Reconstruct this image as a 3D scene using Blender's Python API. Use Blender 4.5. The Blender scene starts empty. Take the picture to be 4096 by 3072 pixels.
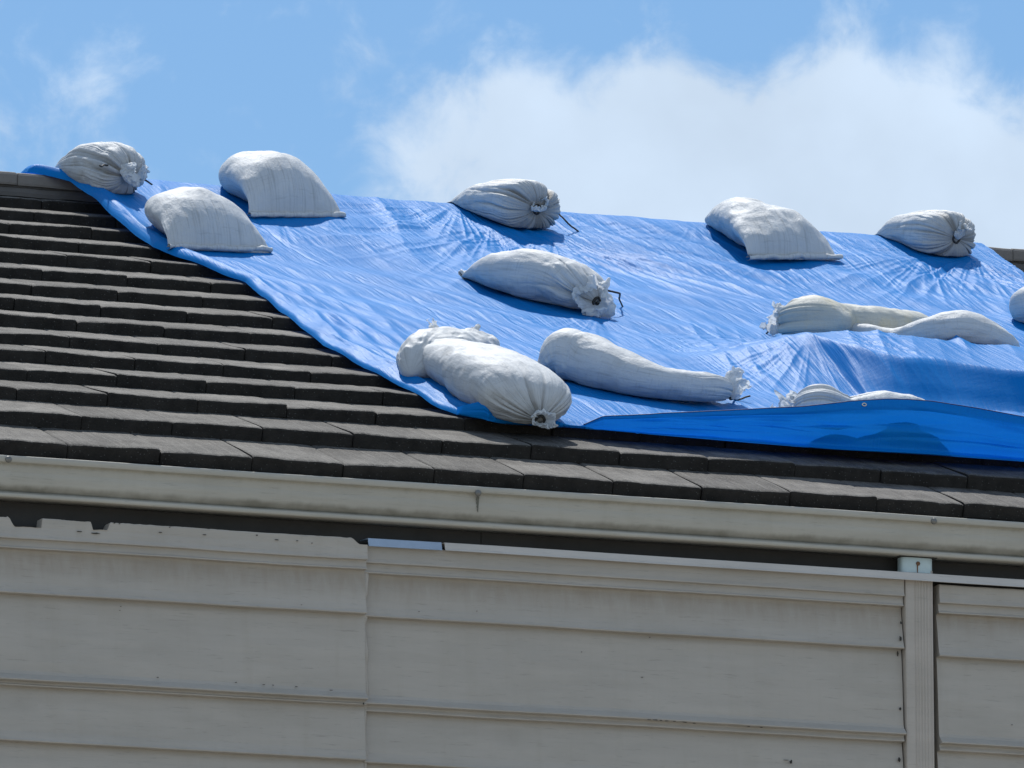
import bpy, math, random
import numpy as np
from mathutils import Vector, Matrix

random.seed(4); rng = np.random.default_rng(7)
sc = bpy.context.scene
rad = math.radians

# ------------------------------------------------------------------ camera
PSI, ELE, DIST = rad(21), rad(10.4), 34.0
FPX = 39261.0                                   # focal length in pixels of the 4096 px wide photograph
F = np.array([math.sin(PSI)*math.cos(ELE), math.cos(PSI)*math.cos(ELE), math.sin(ELE)])
Rv = np.array([math.cos(PSI), -math.sin(PSI), 0.0]); Uv = np.cross(Rv, F)
CAM = np.array([0, 0, 7.875]) - DIST*F
cd = bpy.data.cameras.new('camera'); cam = bpy.data.objects.new('camera', cd); sc.collection.objects.link(cam)
cd.sensor_width = 36; cd.lens = FPX/4096*36; cd.clip_start = 0.5; cd.clip_end = 5000
cam.matrix_world = Matrix(((Rv[0], Uv[0], -F[0], CAM[0]), (Rv[1], Uv[1], -F[1], CAM[1]), (Rv[2], Uv[2], -F[2], CAM[2]), (0, 0, 0, 1)))
sc.camera = cam

# ------------------------------------------------------------------ light
SUN_EL, SUN_AZ = rad(58), rad(11)              # azimuth from +Y towards +X
sd = np.array([math.sin(SUN_AZ)*math.cos(SUN_EL), math.cos(SUN_AZ)*math.cos(SUN_EL), math.sin(SUN_EL)])
sl = bpy.data.lights.new('sun', 'SUN'); sl.energy = 4.6; sl.angle = rad(1.2); sl.color = (1, .97, .92)
so = bpy.data.objects.new('sun', sl); sc.collection.objects.link(so)
so.rotation_mode = 'QUATERNION'; so.rotation_quaternion = Vector(sd).to_track_quat('Z', 'Y')

sc.view_settings.view_transform = 'Standard'; sc.view_settings.look = 'None'
sc.view_settings.exposure = 0; sc.view_settings.gamma = 1

class NT:
    """tiny node helper"""
    def __init__(s, tree): s.t = tree; tree.nodes.clear()
    def n(s, typ, ins=None, **kw):
        nd = s.t.nodes.new(typ)
        for k, v in kw.items(): setattr(nd, k, v)
        if ins:
            for k, v in ins.items():
                if hasattr(v, 'is_output') or isinstance(v, bpy.types.NodeSocket): s.t.links.new(v, nd.inputs[k])
                else: nd.inputs[k].default_value = v
        return nd
    def m(s, op, a, b=0.0, c=None, clamp=False):
        ins = {0: a, 1: b}
        if c is not None: ins[2] = c
        return s.n('ShaderNodeMath', ins, operation=op, use_clamp=clamp).outputs[0]
    def noise(s, vec, scale, detail=4, rough=.55, dist=0.0):
        return s.n('ShaderNodeTexNoise', {'Vector': vec, 'Scale': scale, 'Detail': detail, 'Roughness': rough, 'Distortion': dist}).outputs[0]
    def ramp(s, v, stops, interp='LINEAR'):
        nd = s.n('ShaderNodeValToRGB', {0: v}); cr = nd.color_ramp; cr.interpolation = interp
        while len(cr.elements) < len(stops): cr.elements.new(.5)
        for e, (p, c) in zip(cr.elements, stops):
            e.position = p; e.color = (c, c, c, 1) if isinstance(c, (int, float)) else (*c, 1)
        return nd.outputs[0]
    def mix(s, f, a, b, mode='MIX'):
        nd = s.n('ShaderNodeMix', data_type='RGBA', blend_type=mode)
        for k, v in ((0, f), (6, a), (7, b)):
            if isinstance(v, bpy.types.NodeSocket): s.t.links.new(v, nd.inputs[k])
            else: nd.inputs[k].default_value = v if k == 0 else (*v, 1)
        return nd.outputs[2]
    def scale(s, vec, v):
        return s.n('ShaderNodeMapping', {'Vector': vec, 'Scale': v}).outputs[0]

# ---- sky: Nishita with broken cloud
w = bpy.data.worlds.new('World'); sc.world = w; w.use_nodes = True
T = NT(w.node_tree)
sky = T.n('ShaderNodeTexSky'); sky.sky_type = 'NISHITA'; sky.sun_disc = False
sky.sun_elevation = SUN_EL; sky.sun_rotation = SUN_AZ; sky.altitude = 0; sky.air_density = 1.0; sky.dust_density = .3; sky.ozone_density = 2.5
blue = T.mix(1.0, sky.outputs[0], (0.78, 0.98, 1.12), 'MULTIPLY')
gen = T.n('ShaderNodeTexCoord').outputs['Generated']
def dot(v): return T.n('ShaderNodeVectorMath', {0: gen, 1: tuple(v)}, operation='DOT_PRODUCT').outputs['Value']
dx, dz, dw = dot(Rv), dot(Uv), dot(F)
K = FPX/1.8517
cx = T.m('MULTIPLY', T.m('DIVIDE', dx, T.m('MAXIMUM', dw, .05)), K)     # cloud bank coordinates about its bearing
cz = T.m('MULTIPLY', T.m('DIVIDE', dz, T.m('MAXIMUM', dw, .05)), K)
vec = T.n('ShaderNodeCombineXYZ', {0: cx, 1: cz}).outputs[0]
n1 = T.noise(vec, 1/200, 8, .58, .3)
blobs = [(1250, 350, 330, 170, .95), (1720, 375, 460, 215, 1.15), (1840, 175, 160, 110, .62), (1110, 200, 130, 90, .50), (1480, 190, 110, 80, .42),
         (2100, 370, 230, 200, .6), (940, 330, 110, 170, .24), (50, 320, 190, 220, .24), (150, 90, 200, 110, .05), (-450, 250, 400, 400, .5),
         (2700, 450, 500, 300, .9), (1150, 900, 1700, 420, .9), (600, 20, 260, 60, .14)]
dens = None
for bx, by, sx, sy, am in blobs:
    ex = T.m('POWER', T.m('ABSOLUTE', T.m('DIVIDE', T.m('SUBTRACT', cx, bx-1106), sx)), 2)
    ey = T.m('POWER', T.m('ABSOLUTE', T.m('DIVIDE', T.m('SUBTRACT', cz, 829.5-by), sy)), 2)
    g = T.m('MULTIPLY', T.m('EXPONENT', T.m('MULTIPLY', T.m('ADD', ex, ey), -1)), am)
    dens = g if dens is None else T.m('ADD', dens, g)
dens = T.m('MULTIPLY', dens, T.m('GREATER_THAN', dw, .2))
n2 = T.noise(gen, 2.6, 6, .55)
far = T.m('MULTIPLY', T.m('SUBTRACT', n2, .40), 3.2, clamp=True)
near = T.m('MULTIPLY', T.m('SUBTRACT', T.m('ABSOLUTE', T.m('DIVIDE', cx, 4000)), .35), 3, clamp=True)
nearz = T.m('MULTIPLY', T.m('SUBTRACT', T.m('ABSOLUTE', T.m('DIVIDE', cz, 3000)), .35), 3, clamp=True)
outside = T.m('MAXIMUM', near, T.m('MAXIMUM', nearz, T.m('LESS_THAN', dw, .2)))
d1 = T.m('ADD', dens, T.m('MULTIPLY', T.m('SUBTRACT', n1, .5), 2.1))
cover = T.n('ShaderNodeMapRange', {'Value': d1, 'From Min': .12, 'From Max': 1.0, 'To Min': 0, 'To Max': .95}, interpolation_type='SMOOTHSTEP').outputs[0]
n3 = T.noise(vec, 1/420, 4, .5)
glow = T.m('ADD', T.m('MULTIPLY', T.m('POWER', T.m('MAXIMUM', dot(sd), 0), 4), .2), 1.2)
# a broad veil of unseen bright cloud, added for the sheen on the tarp
hd = np.array([math.sin(rad(24))*math.cos(rad(31)), math.cos(rad(24))*math.cos(rad(31)), math.sin(rad(31))])
veil = T.n('ShaderNodeMapRange', {'Value': dot(hd), 'From Min': .86, 'From Max': .965, 'To Min': 0, 'To Max': 1.0}, interpolation_type='SMOOTHSTEP').outputs[0]
veil = T.m('MULTIPLY', veil, T.m('ADD', .7, T.m('MULTIPLY', n2, .6)), clamp=True)
far = T.m('MAXIMUM', far, veil)
cov = T.m('ADD', T.m('MULTIPLY', cover, T.m('SUBTRACT', 1, outside)), T.m('MULTIPLY', far, outside), clamp=True)
tone = T.m('ADD', T.m('MULTIPLY', n3, .42), .83)
tone = T.m('MULTIPLY', tone, T.m('ADD', T.m('MULTIPLY', outside, T.m('SUBTRACT', glow, 1)), 1))
cloud = T.mix(1.0, (0.62, 0.745, 0.90), T.n('ShaderNodeCombineColor', {0: tone, 1: tone, 2: tone}).outputs[0], 'MULTIPLY')
SKYS = .093
bg1 = T.n('ShaderNodeBackground', {'Color': blue, 'Strength': SKYS})
bg2 = T.n('ShaderNodeBackground', {'Color': cloud, 'Strength': 1.0})
mx = T.n('ShaderNodeMixShader', {0: cov, 1: bg1.outputs[0], 2: bg2.outputs[0]})
T.n('ShaderNodeOutputWorld', {0: mx.outputs[0]})

# ------------------------------------------------------------------ helpers
def link(o, parent=None):
    sc.collection.objects.link(o)
    if parent: o.parent = parent
    return o
def tag(o, label=None, cat=None, group=None, kind=None):
    if label: o['label'] = label
    if cat: o['category'] = cat
    if group: o['group'] = group
    if kind: o['kind'] = kind
    return o
def empty(name, loc=(0, 0, 0)):
    o = bpy.data.objects.new(name, None); o.location = loc; o.empty_display_size = .1; return link(o)
def mesh(name, V, faces, mats, parent=None, smooth=True, origin=None, uv=None, matidx=None):
    me = bpy.data.meshes.new(name); V = np.asarray(V, dtype=float)
    if origin is not None: V = V-np.asarray(origin)
    me.from_pydata(V.tolist(), [], faces if isinstance(faces, list) else faces.tolist())
    for m_ in (mats if isinstance(mats, (list, tuple)) else [mats]): me.materials.append(m_)
    if matidx is not None: me.polygons.foreach_set('material_index', np.asarray(matidx, dtype=np.int32))
    me.polygons.foreach_set('use_smooth', np.full(len(me.polygons), smooth))
    if uv is not None:
        ul = me.uv_layers.new(name='UVMap'); li = np.zeros(len(me.loops), dtype=np.int32)
        me.loops.foreach_get('vertex_index', li); ul.data.foreach_set('uv', np.asarray(uv, dtype=float)[li].ravel())
    me.update()
    return link(bpy.data.objects.new(name, me), parent)
def gridfaces(nr, nc, wrap=False):
    r = np.arange(nr-1)[:, None]; c = np.arange(nc if wrap else nc-1)[None, :]; c2 = (c+1) % nc
    a = r*nc+c; b = r*nc+c2; d = (r+1)*nc+c; e = (r+1)*nc+c2
    return np.stack([a, b, e, d], -1).reshape(-1, 4)

def _h(ix, iy, iz, seed):
    n = (ix*374761393+iy*668265263+iz*2147483647+seed*1274126177) & 0xffffffff
    n = ((n ^ (n >> 13))*1274126177) & 0xffffffff
    n = ((n ^ (n >> 16))*2246822519) & 0xffffffff
    return ((n ^ (n >> 15)) & 0xffff)/65535.0
def vnoise(x, y, z=0.0, seed=0):
    x, y, z = np.broadcast_arrays(np.asarray(x, float), np.asarray(y, float), np.asarray(z, float))
    ix, iy, iz = np.floor(x).astype(np.int64), np.floor(y).astype(np.int64), np.floor(z).astype(np.int64)
    fx, fy, fz = x-ix, y-iy, z-iz
    fx = fx*fx*fx*(fx*(fx*6-15)+10); fy = fy*fy*fy*(fy*(fy*6-15)+10); fz = fz*fz*fz*(fz*(fz*6-15)+10)
    L = lambda a, b, t: a+(b-a)*t
    c = [[[_h(ix+i, iy+j, iz+k, seed) for k in (0, 1)] for j in (0, 1)] for i in (0, 1)]
    return 2*L(L(L(c[0][0][0], c[1][0][0], fx), L(c[0][1][0], c[1][1][0], fx), fy), L(L(c[0][0][1], c[1][0][1], fx), L(c[0][1][1], c[1][1][1], fx), fy), fz)-1
def fbm(x, y, z=0.0, o=4, seed=0, g=.5):
    s = 0; a = 1.0; t = 0
    for i in range(o):
        s = s+a*vnoise(x*2**i+i*17.3, y*2**i+i*5.1, z*2.0**i, seed+i); t += a; a *= g
    return s/t
def ridged(x, y, z=0.0, o=3, seed=0):
    s = 0; a = 1.0; t = 0
    for i in range(o):
        s = s+a*(1-2*np.abs(vnoise(x*2**i+i*9.7, y*2**i+i*3.3, z*2.0**i, seed+i))); t += a; a *= .5
    return s/t
def sm(a, b, x):
    t = np.clip((np.asarray(x, float)-a)/(b-a), 0, 1); return t*t*(3-2*t)

# ------------------------------------------------------------------ roof profile (front top edge of every course)
PY = [0.03, 0.35076, 0.66427, 0.96916, 1.27490, 1.58086, 1.88704, 2.19347, 2.49982, 2.80644, 3.11335, 3.42058, 3.72848, 4.03672, 4.34567]
PZ = [7.56603, 7.72947, 7.87348, 7.99975, 8.12391, 8.24757, 8.37066, 8.49314, 8.61583, 8.73783, 8.85909, 8.97956, 9.09830, 9.21613, 9.33210]
RY, RZ = 4.50, 9.462
_py = np.array(PY[:12]+[4.44, RY, 4.57, 4.595, 4.66, 7.5]); _pz = np.array(PZ[:12]+[9.447, 9.456, 9.449, 9.430, 9.34, 8.20])
_yy = np.linspace(-.2, 7.5, 3000)
_pe = np.interp(_yy, _py, _pz); _pe[_yy < .03] = PZ[0]+(_yy[_yy < .03]-.03)*.45
_k = np.hanning(25); _k /= _k.sum(); _ps = np.convolve(np.pad(_pe, 12, 'edge'), _k, 'valid')
def zp(y): return np.interp(y, _yy, _ps)
def ray(px, py):
    px, py = px*1.8517, py*1.8517
    return F+Rv*(px-2048)/FPX-Uv*(py-1536)/FPX
def at(px, py, h=0.0):
    """point of the roof sheet raised by h that lies on a sight line"""
    r = ray(px, py); ts = np.linspace(30, 44, 5601); P = CAM+ts[:, None]*r
    g = P[:, 2]-(zp(P[:, 1])+h)
    s = np.where((g[:-1] >= 0) & (g[1:] < 0))[0]
    i = s[0] if len(s) else np.argmin(np.abs(g))
    return P[i, 0], P[i, 1]
def atY(px, py, Y):
    r = ray(px, py); return CAM+r*(Y-CAM[1])/r[1]

# ------------------------------------------------------------------ materials
def newmat(name):
    m_ = bpy.data.materials.new(name); m_.use_nodes = True; return m_, NT(m_.node_tree)
def finish(T, bsdf, bump=None, strength=.3, dist=.002):
    if bump is not None:
        b = T.n('ShaderNodeBump', {'Strength': strength, 'Distance': dist, 'Height': bump})
        T.t.links.new(b.outputs[0], bsdf.inputs['Normal'])
    T.n('ShaderNodeOutputMaterial', {0: bsdf.outputs[0]})

def tile_material():
    m_, T = newmat('concrete_tile'); oc = T.n('ShaderNodeTexCoord').outputs['Object']
    isl = T.n('ShaderNodeNewGeometry').outputs['Random Per Island']
    a = T.noise(oc, 6, 8, .72); b = T.noise(oc, 240, 3, .7); c = T.noise(T.scale(oc, (26, 3, 3)), 3, 4, .6)
    col = T.mix(T.ramp(a, [(.38, 0), (.64, 1)]), (.048, .043, .037), (.150, .138, .121))
    col = T.mix(T.ramp(c, [(.45, 0), (.75, .55)]), col, (.045, .043, .041))
    tint = T.m('ADD', T.m('MULTIPLY', isl, .8), .62)
    col = T.mix(1.0, col, T.n('ShaderNodeCombineColor', {0: tint, 1: tint, 2: tint}).outputs[0], 'MULTIPLY')
    col = T.mix(T.ramp(b, [(.62, 0), (.70, .6)]), col, (.02, .019, .018))
    v = T.n('ShaderNodeTexVoronoi', {'Vector': oc, 'Scale': 75.0}).outputs['Distance']
    col = T.mix(T.ramp(v, [(.0, .8), (.12, .8), (.20, 0)]), col, (.22, .22, .20))
    st = T.noise(T.scale(oc, (60, 2.2, 2.2)), 2, 4, .65)
    col = T.mix(T.ramp(st, [(.5, 0), (.72, .6)]), col, (.20, .185, .165))
    li = T.noise(oc, 30, 4, .7)
    col = T.mix(T.ramp(li, [(.62, 0), (.68, .7)]), col, (.024, .022, .020))
    p = T.n('ShaderNodeBsdfPrincipled', {'Base Color': col, 'Roughness': .8, 'Specular IOR Level': .3})
    bump = T.m('ADD', T.noise(oc, 190, 3, .7), T.m('MULTIPLY', a, .8))
    finish(T, p, bump, .9, .004); return m_
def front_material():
    """lower edges of the tiles: a darker copy for their shade, with lichen specks"""
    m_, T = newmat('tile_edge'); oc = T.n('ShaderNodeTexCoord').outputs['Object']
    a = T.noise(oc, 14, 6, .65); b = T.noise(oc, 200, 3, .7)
    col = T.mix(T.ramp(a, [(.3, 0), (.75, 1)]), (.020, .018, .016), (.046, .041, .036))  # tile colour darkened to paint in the shade of the front faces
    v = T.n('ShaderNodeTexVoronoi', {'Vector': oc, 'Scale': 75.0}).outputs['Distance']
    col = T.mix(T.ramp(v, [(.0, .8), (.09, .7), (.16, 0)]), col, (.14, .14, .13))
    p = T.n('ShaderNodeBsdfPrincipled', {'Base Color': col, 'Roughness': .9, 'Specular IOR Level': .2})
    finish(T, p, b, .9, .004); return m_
def ridge_material(dark=False):
    m_, T = newmat('ridge_concrete' if not dark else 'ridge_mortar'); oc = T.n('ShaderNodeTexCoord').outputs['Object']
    a = T.noise(oc, 7, 6, .6); b = T.noise(oc, 180, 3, .7)
    c0, c1 = ((.17, .15, .135), (.26, .235, .21)) if not dark else ((.10, .092, .085), (.16, .147, .135))
    col = T.mix(a, c0, c1); col = T.mix(T.ramp(b, [(.6, 0), (.72, .5)]), col, (.07, .06, .055))
    p = T.n('ShaderNodeBsdfPrincipled', {'Base Color': col, 'Roughness': .85})
    finish(T, p, b, .6, .003); return m_
def paint_material(name, base, grime=(.30, .25, .17), grime_amt=.35, gzone=None, rough=.55):
    m_, T = newmat(name); oc = T.n('ShaderNodeTexCoord').outputs['Object']
    long_ = T.scale(oc, (1.6, 10, 16)); fine = T.scale(oc, (7, 60, 90))
    a = T.noise(long_, 1.6, 6, .6); f = T.noise(fine, 1.6, 4, .7); v = T.noise(T.scale(oc, (9, 9, .9)), 2.2, 5, .65)
    big = T.noise(oc, 3.0, 3, .5)
    col = T.mix(T.ramp(a, [(.3, 0), (.7, 1)]), tuple(c*.90 for c in base), base)
    col = T.mix(T.ramp(v, [(.5, 0), (.8, grime_amt*.5)]), col, grime)
    col = T.mix(T.ramp(f, [(.28, .55), (.41, 0)]), col, tuple(c*.55 for c in base))
    sp = T.noise(T.scale(oc, (22, 40, 46)), 2.2, 4, .7)
    col = T.mix(T.ramp(sp, [(.70, 0), (.76, .5)]), col, (.16, .14, .11))
    bl = T.noise(T.scale(oc, (2.2, 5, 5)), 1.5, 4, .6)
    col = T.mix(T.ramp(bl, [(.45, 0), (.72, .30)]), col, (base[0]*.68, base[1]*.68, base[2]*.66))
    col = T.mix(T.m('MULTIPLY', big, .12), col, (base[0]*.8, base[1]*.82, base[2]*.9))
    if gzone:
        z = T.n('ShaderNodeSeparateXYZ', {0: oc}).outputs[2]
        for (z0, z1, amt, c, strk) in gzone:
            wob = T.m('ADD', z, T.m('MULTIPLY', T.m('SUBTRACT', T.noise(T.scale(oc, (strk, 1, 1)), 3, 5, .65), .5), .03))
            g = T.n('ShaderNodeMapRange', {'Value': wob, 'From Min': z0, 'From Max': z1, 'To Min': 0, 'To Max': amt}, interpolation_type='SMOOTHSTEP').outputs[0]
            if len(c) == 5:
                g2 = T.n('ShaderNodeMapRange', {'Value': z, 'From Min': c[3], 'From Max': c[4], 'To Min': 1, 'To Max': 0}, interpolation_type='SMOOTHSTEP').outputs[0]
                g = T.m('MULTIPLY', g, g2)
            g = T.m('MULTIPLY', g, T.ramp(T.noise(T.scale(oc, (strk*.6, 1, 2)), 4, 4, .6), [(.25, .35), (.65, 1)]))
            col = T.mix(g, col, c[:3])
    p = T.n('ShaderNodeBsdfPrincipled', {'Base Color': col, 'Roughness': rough, 'Specular IOR Level': .3})
    finish(T, p, T.m('ADD', T.m('MULTIPLY', f, .5), T.m('MULTIPLY', a, 2.0)), .5, .0022); return m_
def plain(name, col, rough=.6, metal=0.0, nscale=40, var=.25, bump=.2):
    m_, T = newmat(name); oc = T.n('ShaderNodeTexCoord').outputs['Object']
    a = T.noise(oc, nscale, 5, .6)
    c = T.mix(a, tuple(x*(1-var) for x in col), tuple(min(1, x*(1+var)) for x in col))
    p = T.n('ShaderNodeBsdfPrincipled', {'Base Color': c, 'Roughness': rough, 'Metallic': metal})
    finish(T, p, a, bump, .002); return m_
def tarp_material():
    m_, T = newmat('blue_tarpaulin'); tc = T.n('ShaderNodeTexCoord'); uv = tc.outputs['UV']
    # weave crinkle, stretched down the slope
    s1 = T.noise(T.scale(uv, (72, 2.4, 1)), 1.0, 4, .6, .25)
    s2 = T.noise(T.scale(uv, (210, 13, 1)), 1.0, 3, .65, .4)
    s3 = T.noise(T.scale(uv, (26, 90, 1)), 1.0, 3, .6, .4)
    big = T.noise(uv, 2.2, 3, .5)
    col = T.mix(T.ramp(big, [(.3, 0), (.7, 1)]), (.002, .205, .60), (.003, .240, .68))
    h = T.m('ADD', T.m('MULTIPLY', s1, 1.0), T.m('ADD', T.m('MULTIPLY', s2, .46), T.m('MULTIPLY', s3, .32)))
    bump = T.n('ShaderNodeBump', {'Strength': 1.0, 'Distance': .0024, 'Height': h})
    p = T.n('ShaderNodeBsdfPrincipled', {'Base Color': col, 'Roughness': .47, 'IOR': 1.5, 'Specular IOR Level': .09, 'Normal': bump.outputs[0]})
    p.inputs['Coat Weight'].default_value = .0; p.inputs['Coat Roughness'].default_value = .32; T.t.links.new(bump.outputs[0], p.inputs['Coat Normal'])
    tr = T.n('ShaderNodeBsdfTranslucent', {'Color': (.008, .18, .80, 1), 'Normal': bump.outputs[0]})
    mx = T.n('ShaderNodeMixShader', {0: .22, 1: p.outputs[0], 2: tr.outputs[0]})
    T.n('ShaderNodeOutputMaterial', {0: mx.outputs[0]}); return m_
def bag_material(name, base, stain=None, seed=0.0, trans=.0):
    m_, T = newmat(name); tc = T.n('ShaderNodeTexCoord'); uv = tc.outputs['UV']; oc = tc.outputs['Object']
    uo = T.n('ShaderNodeVectorMath', {0: uv, 1: (seed, seed*1.7, 0)}, operation='ADD').outputs[0]
    s1 = T.noise(T.scale(uo, (120, 7, 1)), 1.0, 3, .7); s2 = T.noise(T.scale(uo, (8, 110, 1)), 1.0, 3, .7)
    big = T.noise(oc, 7, 5, .6); cr = T.noise(oc, 46, 5, .65, 1.2); cr2 = T.noise(oc, 130, 3, .65, .8)
    col = T.mix(T.ramp(big, [(.35, 0), (.7, 1)]), tuple(c*.90 for c in base), base)
    col = T.mix(T.ramp(s1, [(.50, 0), (.68, .46)]), col, (.26, .27, .27))
    col = T.mix(T.ramp(s2, [(.55, 0), (.72, .34)]), col, (.28, .29, .29))
    if stain: col = T.mix(T.ramp(T.noise(oc, 6, 4, .6), [(.50, 0), (.68, .6)]), col, stain)
    at_ = T.n('ShaderNodeAttribute', attribute_name='dirt_dark').outputs['Fac']
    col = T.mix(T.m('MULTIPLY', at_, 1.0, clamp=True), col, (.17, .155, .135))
    h = T.m('ADD', T.m('MULTIPLY', cr, 1.0), T.m('ADD', T.m('MULTIPLY', cr2, .7), T.m('MULTIPLY', s1, .2)))
    bump = T.n('ShaderNodeBump', {'Strength': .55, 'Distance': .0045, 'Height': h})
    p = T.n('ShaderNodeBsdfPrincipled', {'Base Color': col, 'Roughness': .58, 'Specular IOR Level': .25, 'Normal': bump.outputs[0]})
    out = p
    if trans > 0:
        tr = T.n('ShaderNodeBsdfTranslucent', {'Color': (.85, .88, .9, 1), 'Normal': bump.outputs[0]})
        out = T.n('ShaderNodeMixShader', {0: trans, 1: p.outputs[0], 2: tr.outputs[0]})
    T.n('ShaderNodeOutputMaterial', {0: out.outputs[0]}); return m_

M_tile = tile_material(); M_front = front_material(); M_ridge = ridge_material(); M_mortar = ridge_material(True)
M_tarp = tarp_material()
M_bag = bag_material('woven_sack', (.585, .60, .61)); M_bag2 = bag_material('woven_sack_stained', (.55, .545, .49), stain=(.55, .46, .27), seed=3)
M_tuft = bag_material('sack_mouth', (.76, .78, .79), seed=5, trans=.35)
M_cord = plain('black_cord', (.03, .028, .026), .7, 0, 200)
M_metal = plain('screw_metal', (.20, .19, .17), .5, .6)
M_grom = plain('brass_grommet', (.75, .72, .62), .3, .9)
M_dark = plain('dark_fascia', (.055, .050, .045), .8, 0, 12, .3)
BASE = (.470, .423, .362)
M_side = paint_material('cream_siding', BASE)
M_crown = paint_material('cream_siding_stained', BASE, gzone=[(7.07, 7.165, .50, (.28, .215, .145, 7.166, 7.22), 14)])
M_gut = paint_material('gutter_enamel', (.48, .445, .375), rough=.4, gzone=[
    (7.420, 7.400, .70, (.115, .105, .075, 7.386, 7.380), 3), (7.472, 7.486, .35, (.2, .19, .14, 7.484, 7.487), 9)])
M_flash = paint_material('flashing_enamel', (.60, .555, .50), grime_amt=.1, rough=.35)
M_flashb = plain('bare_flashing', (.36, .44, .54), .35, .3, 18, .2)
M_spout = paint_material('downspout_enamel', (.50, .44, .375), rough=.45)
M_outlet = plain('old_outlet_paint', (.50, .60, .60), .5, 0, 30, .15)
M_chip = plain('bare_wood_chip', (.035, .032, .028), .9, 0, 80, .4)
M_rust = plain('rust', (.16, .08, .04), .9, 0, 80, .4)
M_ground = plain('ground', (.30, .28, .24), .9, 0, .3, .3)
M_wall = plain('lower_wall', (.42, .40, .36), .8, 0, 3, .1)

# ------------------------------------------------------------------ setting
g = mesh('ground', [(-900, -900, 0), (900, -900, 0), (900, 900, 0), (-900, 900, 0)], [(0, 1, 2, 3)], M_ground, smooth=False)
tag(g, kind='structure')

# ------------------------------------------------------------------ house
house = tag(empty('house', (0, 2.0, 0)), 'cream board-clad house with dark grey tiled roof, gutter and downspout', 'house')
def hp(name, V, Fc, mats, parent=None, **kw):
    pr = parent or house
    org = np.array([0, 2.0, 0]) if pr is house else np.array([0, 0, 0.0])
    o = mesh(name, V, Fc, mats, pr, origin=np.array([0, 2.0, 0]), **kw)
    if pr is not house: o.location = (0, 0, 0)
    return o
# note: vertices are stored relative to the house origin, the sub-parts' parents sit at that origin too
OFF = np.array([0, 2.0, 0])

# --- tiles
X0, X1 = -3.6, 6.6
V, Fc, MI = [], [], []
NX, NY = 22, 6
def tile(xa, xb, A, B, th, jit, course):
    """A: front top edge (y,z), B: back top end; th thickness"""
    global V, Fc, MI
    base = len(V)
    us = np.array([0, .012, .04]+list(np.linspace(.12, .88, NX-6))+[.96, .988, 1]); vs = np.array([0, .02, .06, .35, .7, 1.0])
    dy, dz = B[0]-A[0], B[1]-A[1]; L = math.hypot(dy, dz); ty, tz = dy/L, dz/L; ny, nz = -tz, ty
    nx = len(us); s1, s2, s3, lift, slip = jit
    top, bot = [], []
    for j, v in enumerate(vs):
        for i, u in enumerate(us):
            x = xa+(xb-xa)*u
            e = (u in (0, 1))*.0035+(u in (.012, .988))*.0012
            f_ = {0: .0042, .02: .0012}.get(v, 0.0)
            nse = float(0)
            warp = (s1*(u-.5)*.008+s2*(abs(u-.5)*2)**2*.004+lift)*(1-v)
            n_ = warp-e-f_
            yy = A[0]+dy*v+slip*(1-v)*ty; zz = A[1]+dz*v+slip*(1-v)*tz
            top.append((x, yy+ny*n_, zz+nz*n_))
    V += top
    for j in range(len(vs)-1):
        for i in range(nx-1):
            a = base+j*nx+i; Fc.append((a, a+1, a+nx+1, a+nx)); MI.append(0)
    # front face: rows down, slightly undercut
    fb = len(V); rows = [.10, .5, .9, 1.0]
    for k, r in enumerate(rows):
        for i, u in enumerate(us):
            t0 = top[i]; pin = (u in (0, 1))*.0025
            off = -.0026 if k < 3 else 0
            V.append((t0[0], t0[1]+ty*(off+pin)-ny*th*r, t0[2]+tz*(off+pin)-nz*th*r))
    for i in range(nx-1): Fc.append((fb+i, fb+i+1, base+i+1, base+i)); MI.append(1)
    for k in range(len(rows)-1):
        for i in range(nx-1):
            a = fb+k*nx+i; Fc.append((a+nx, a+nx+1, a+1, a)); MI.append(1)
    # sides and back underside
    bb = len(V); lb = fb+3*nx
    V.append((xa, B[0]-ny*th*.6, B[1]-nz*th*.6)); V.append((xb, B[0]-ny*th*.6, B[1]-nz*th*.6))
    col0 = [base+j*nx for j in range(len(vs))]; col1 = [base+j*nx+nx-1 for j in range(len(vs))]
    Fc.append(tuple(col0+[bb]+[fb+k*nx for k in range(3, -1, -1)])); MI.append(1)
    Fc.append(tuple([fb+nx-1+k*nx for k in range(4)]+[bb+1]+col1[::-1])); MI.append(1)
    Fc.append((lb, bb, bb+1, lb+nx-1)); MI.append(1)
THS = [.055, .054, .050]+[.046]*13
PYs, PZs = PY+[4.62], PZ+[9.435]
for c in range(15):
    A = (PY[c], PZ[c])
    # the tile lies on top of the course below, so its back end is one thickness below the next front edge
    By, Bz = PYs[c+1], PZs[c+1]
    dy, dz = By-A[0], Bz-A[1]; L = math.hypot(dy, dz); ny, nz = -dz/L, dy/L
    B = (By+dy*.12-ny*(THS[c+1]+.002), Bz+dz*.12-nz*(THS[c+1]+.002))
    off = (.0 if c % 2 == 0 else .165)+.02*math.sin(c*2.3)
    W = .3325
    x = X0-off
    while x < X1:
        jit = (random.uniform(-1, 1), random.uniform(-1, 1), 0, random.uniform(-.001, .0045), random.uniform(-.006, .006))
        if A[0] > 4: jit = (jit[0]*.5, jit[1]*.5, 0, 0, jit[4])
        gp = random.uniform(.0006, .0022)
        tile(x+gp, x+W-gp, A, B, THS[c]+random.uniform(-.002, .001), jit, c); x += W
V = np.array(V)
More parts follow.
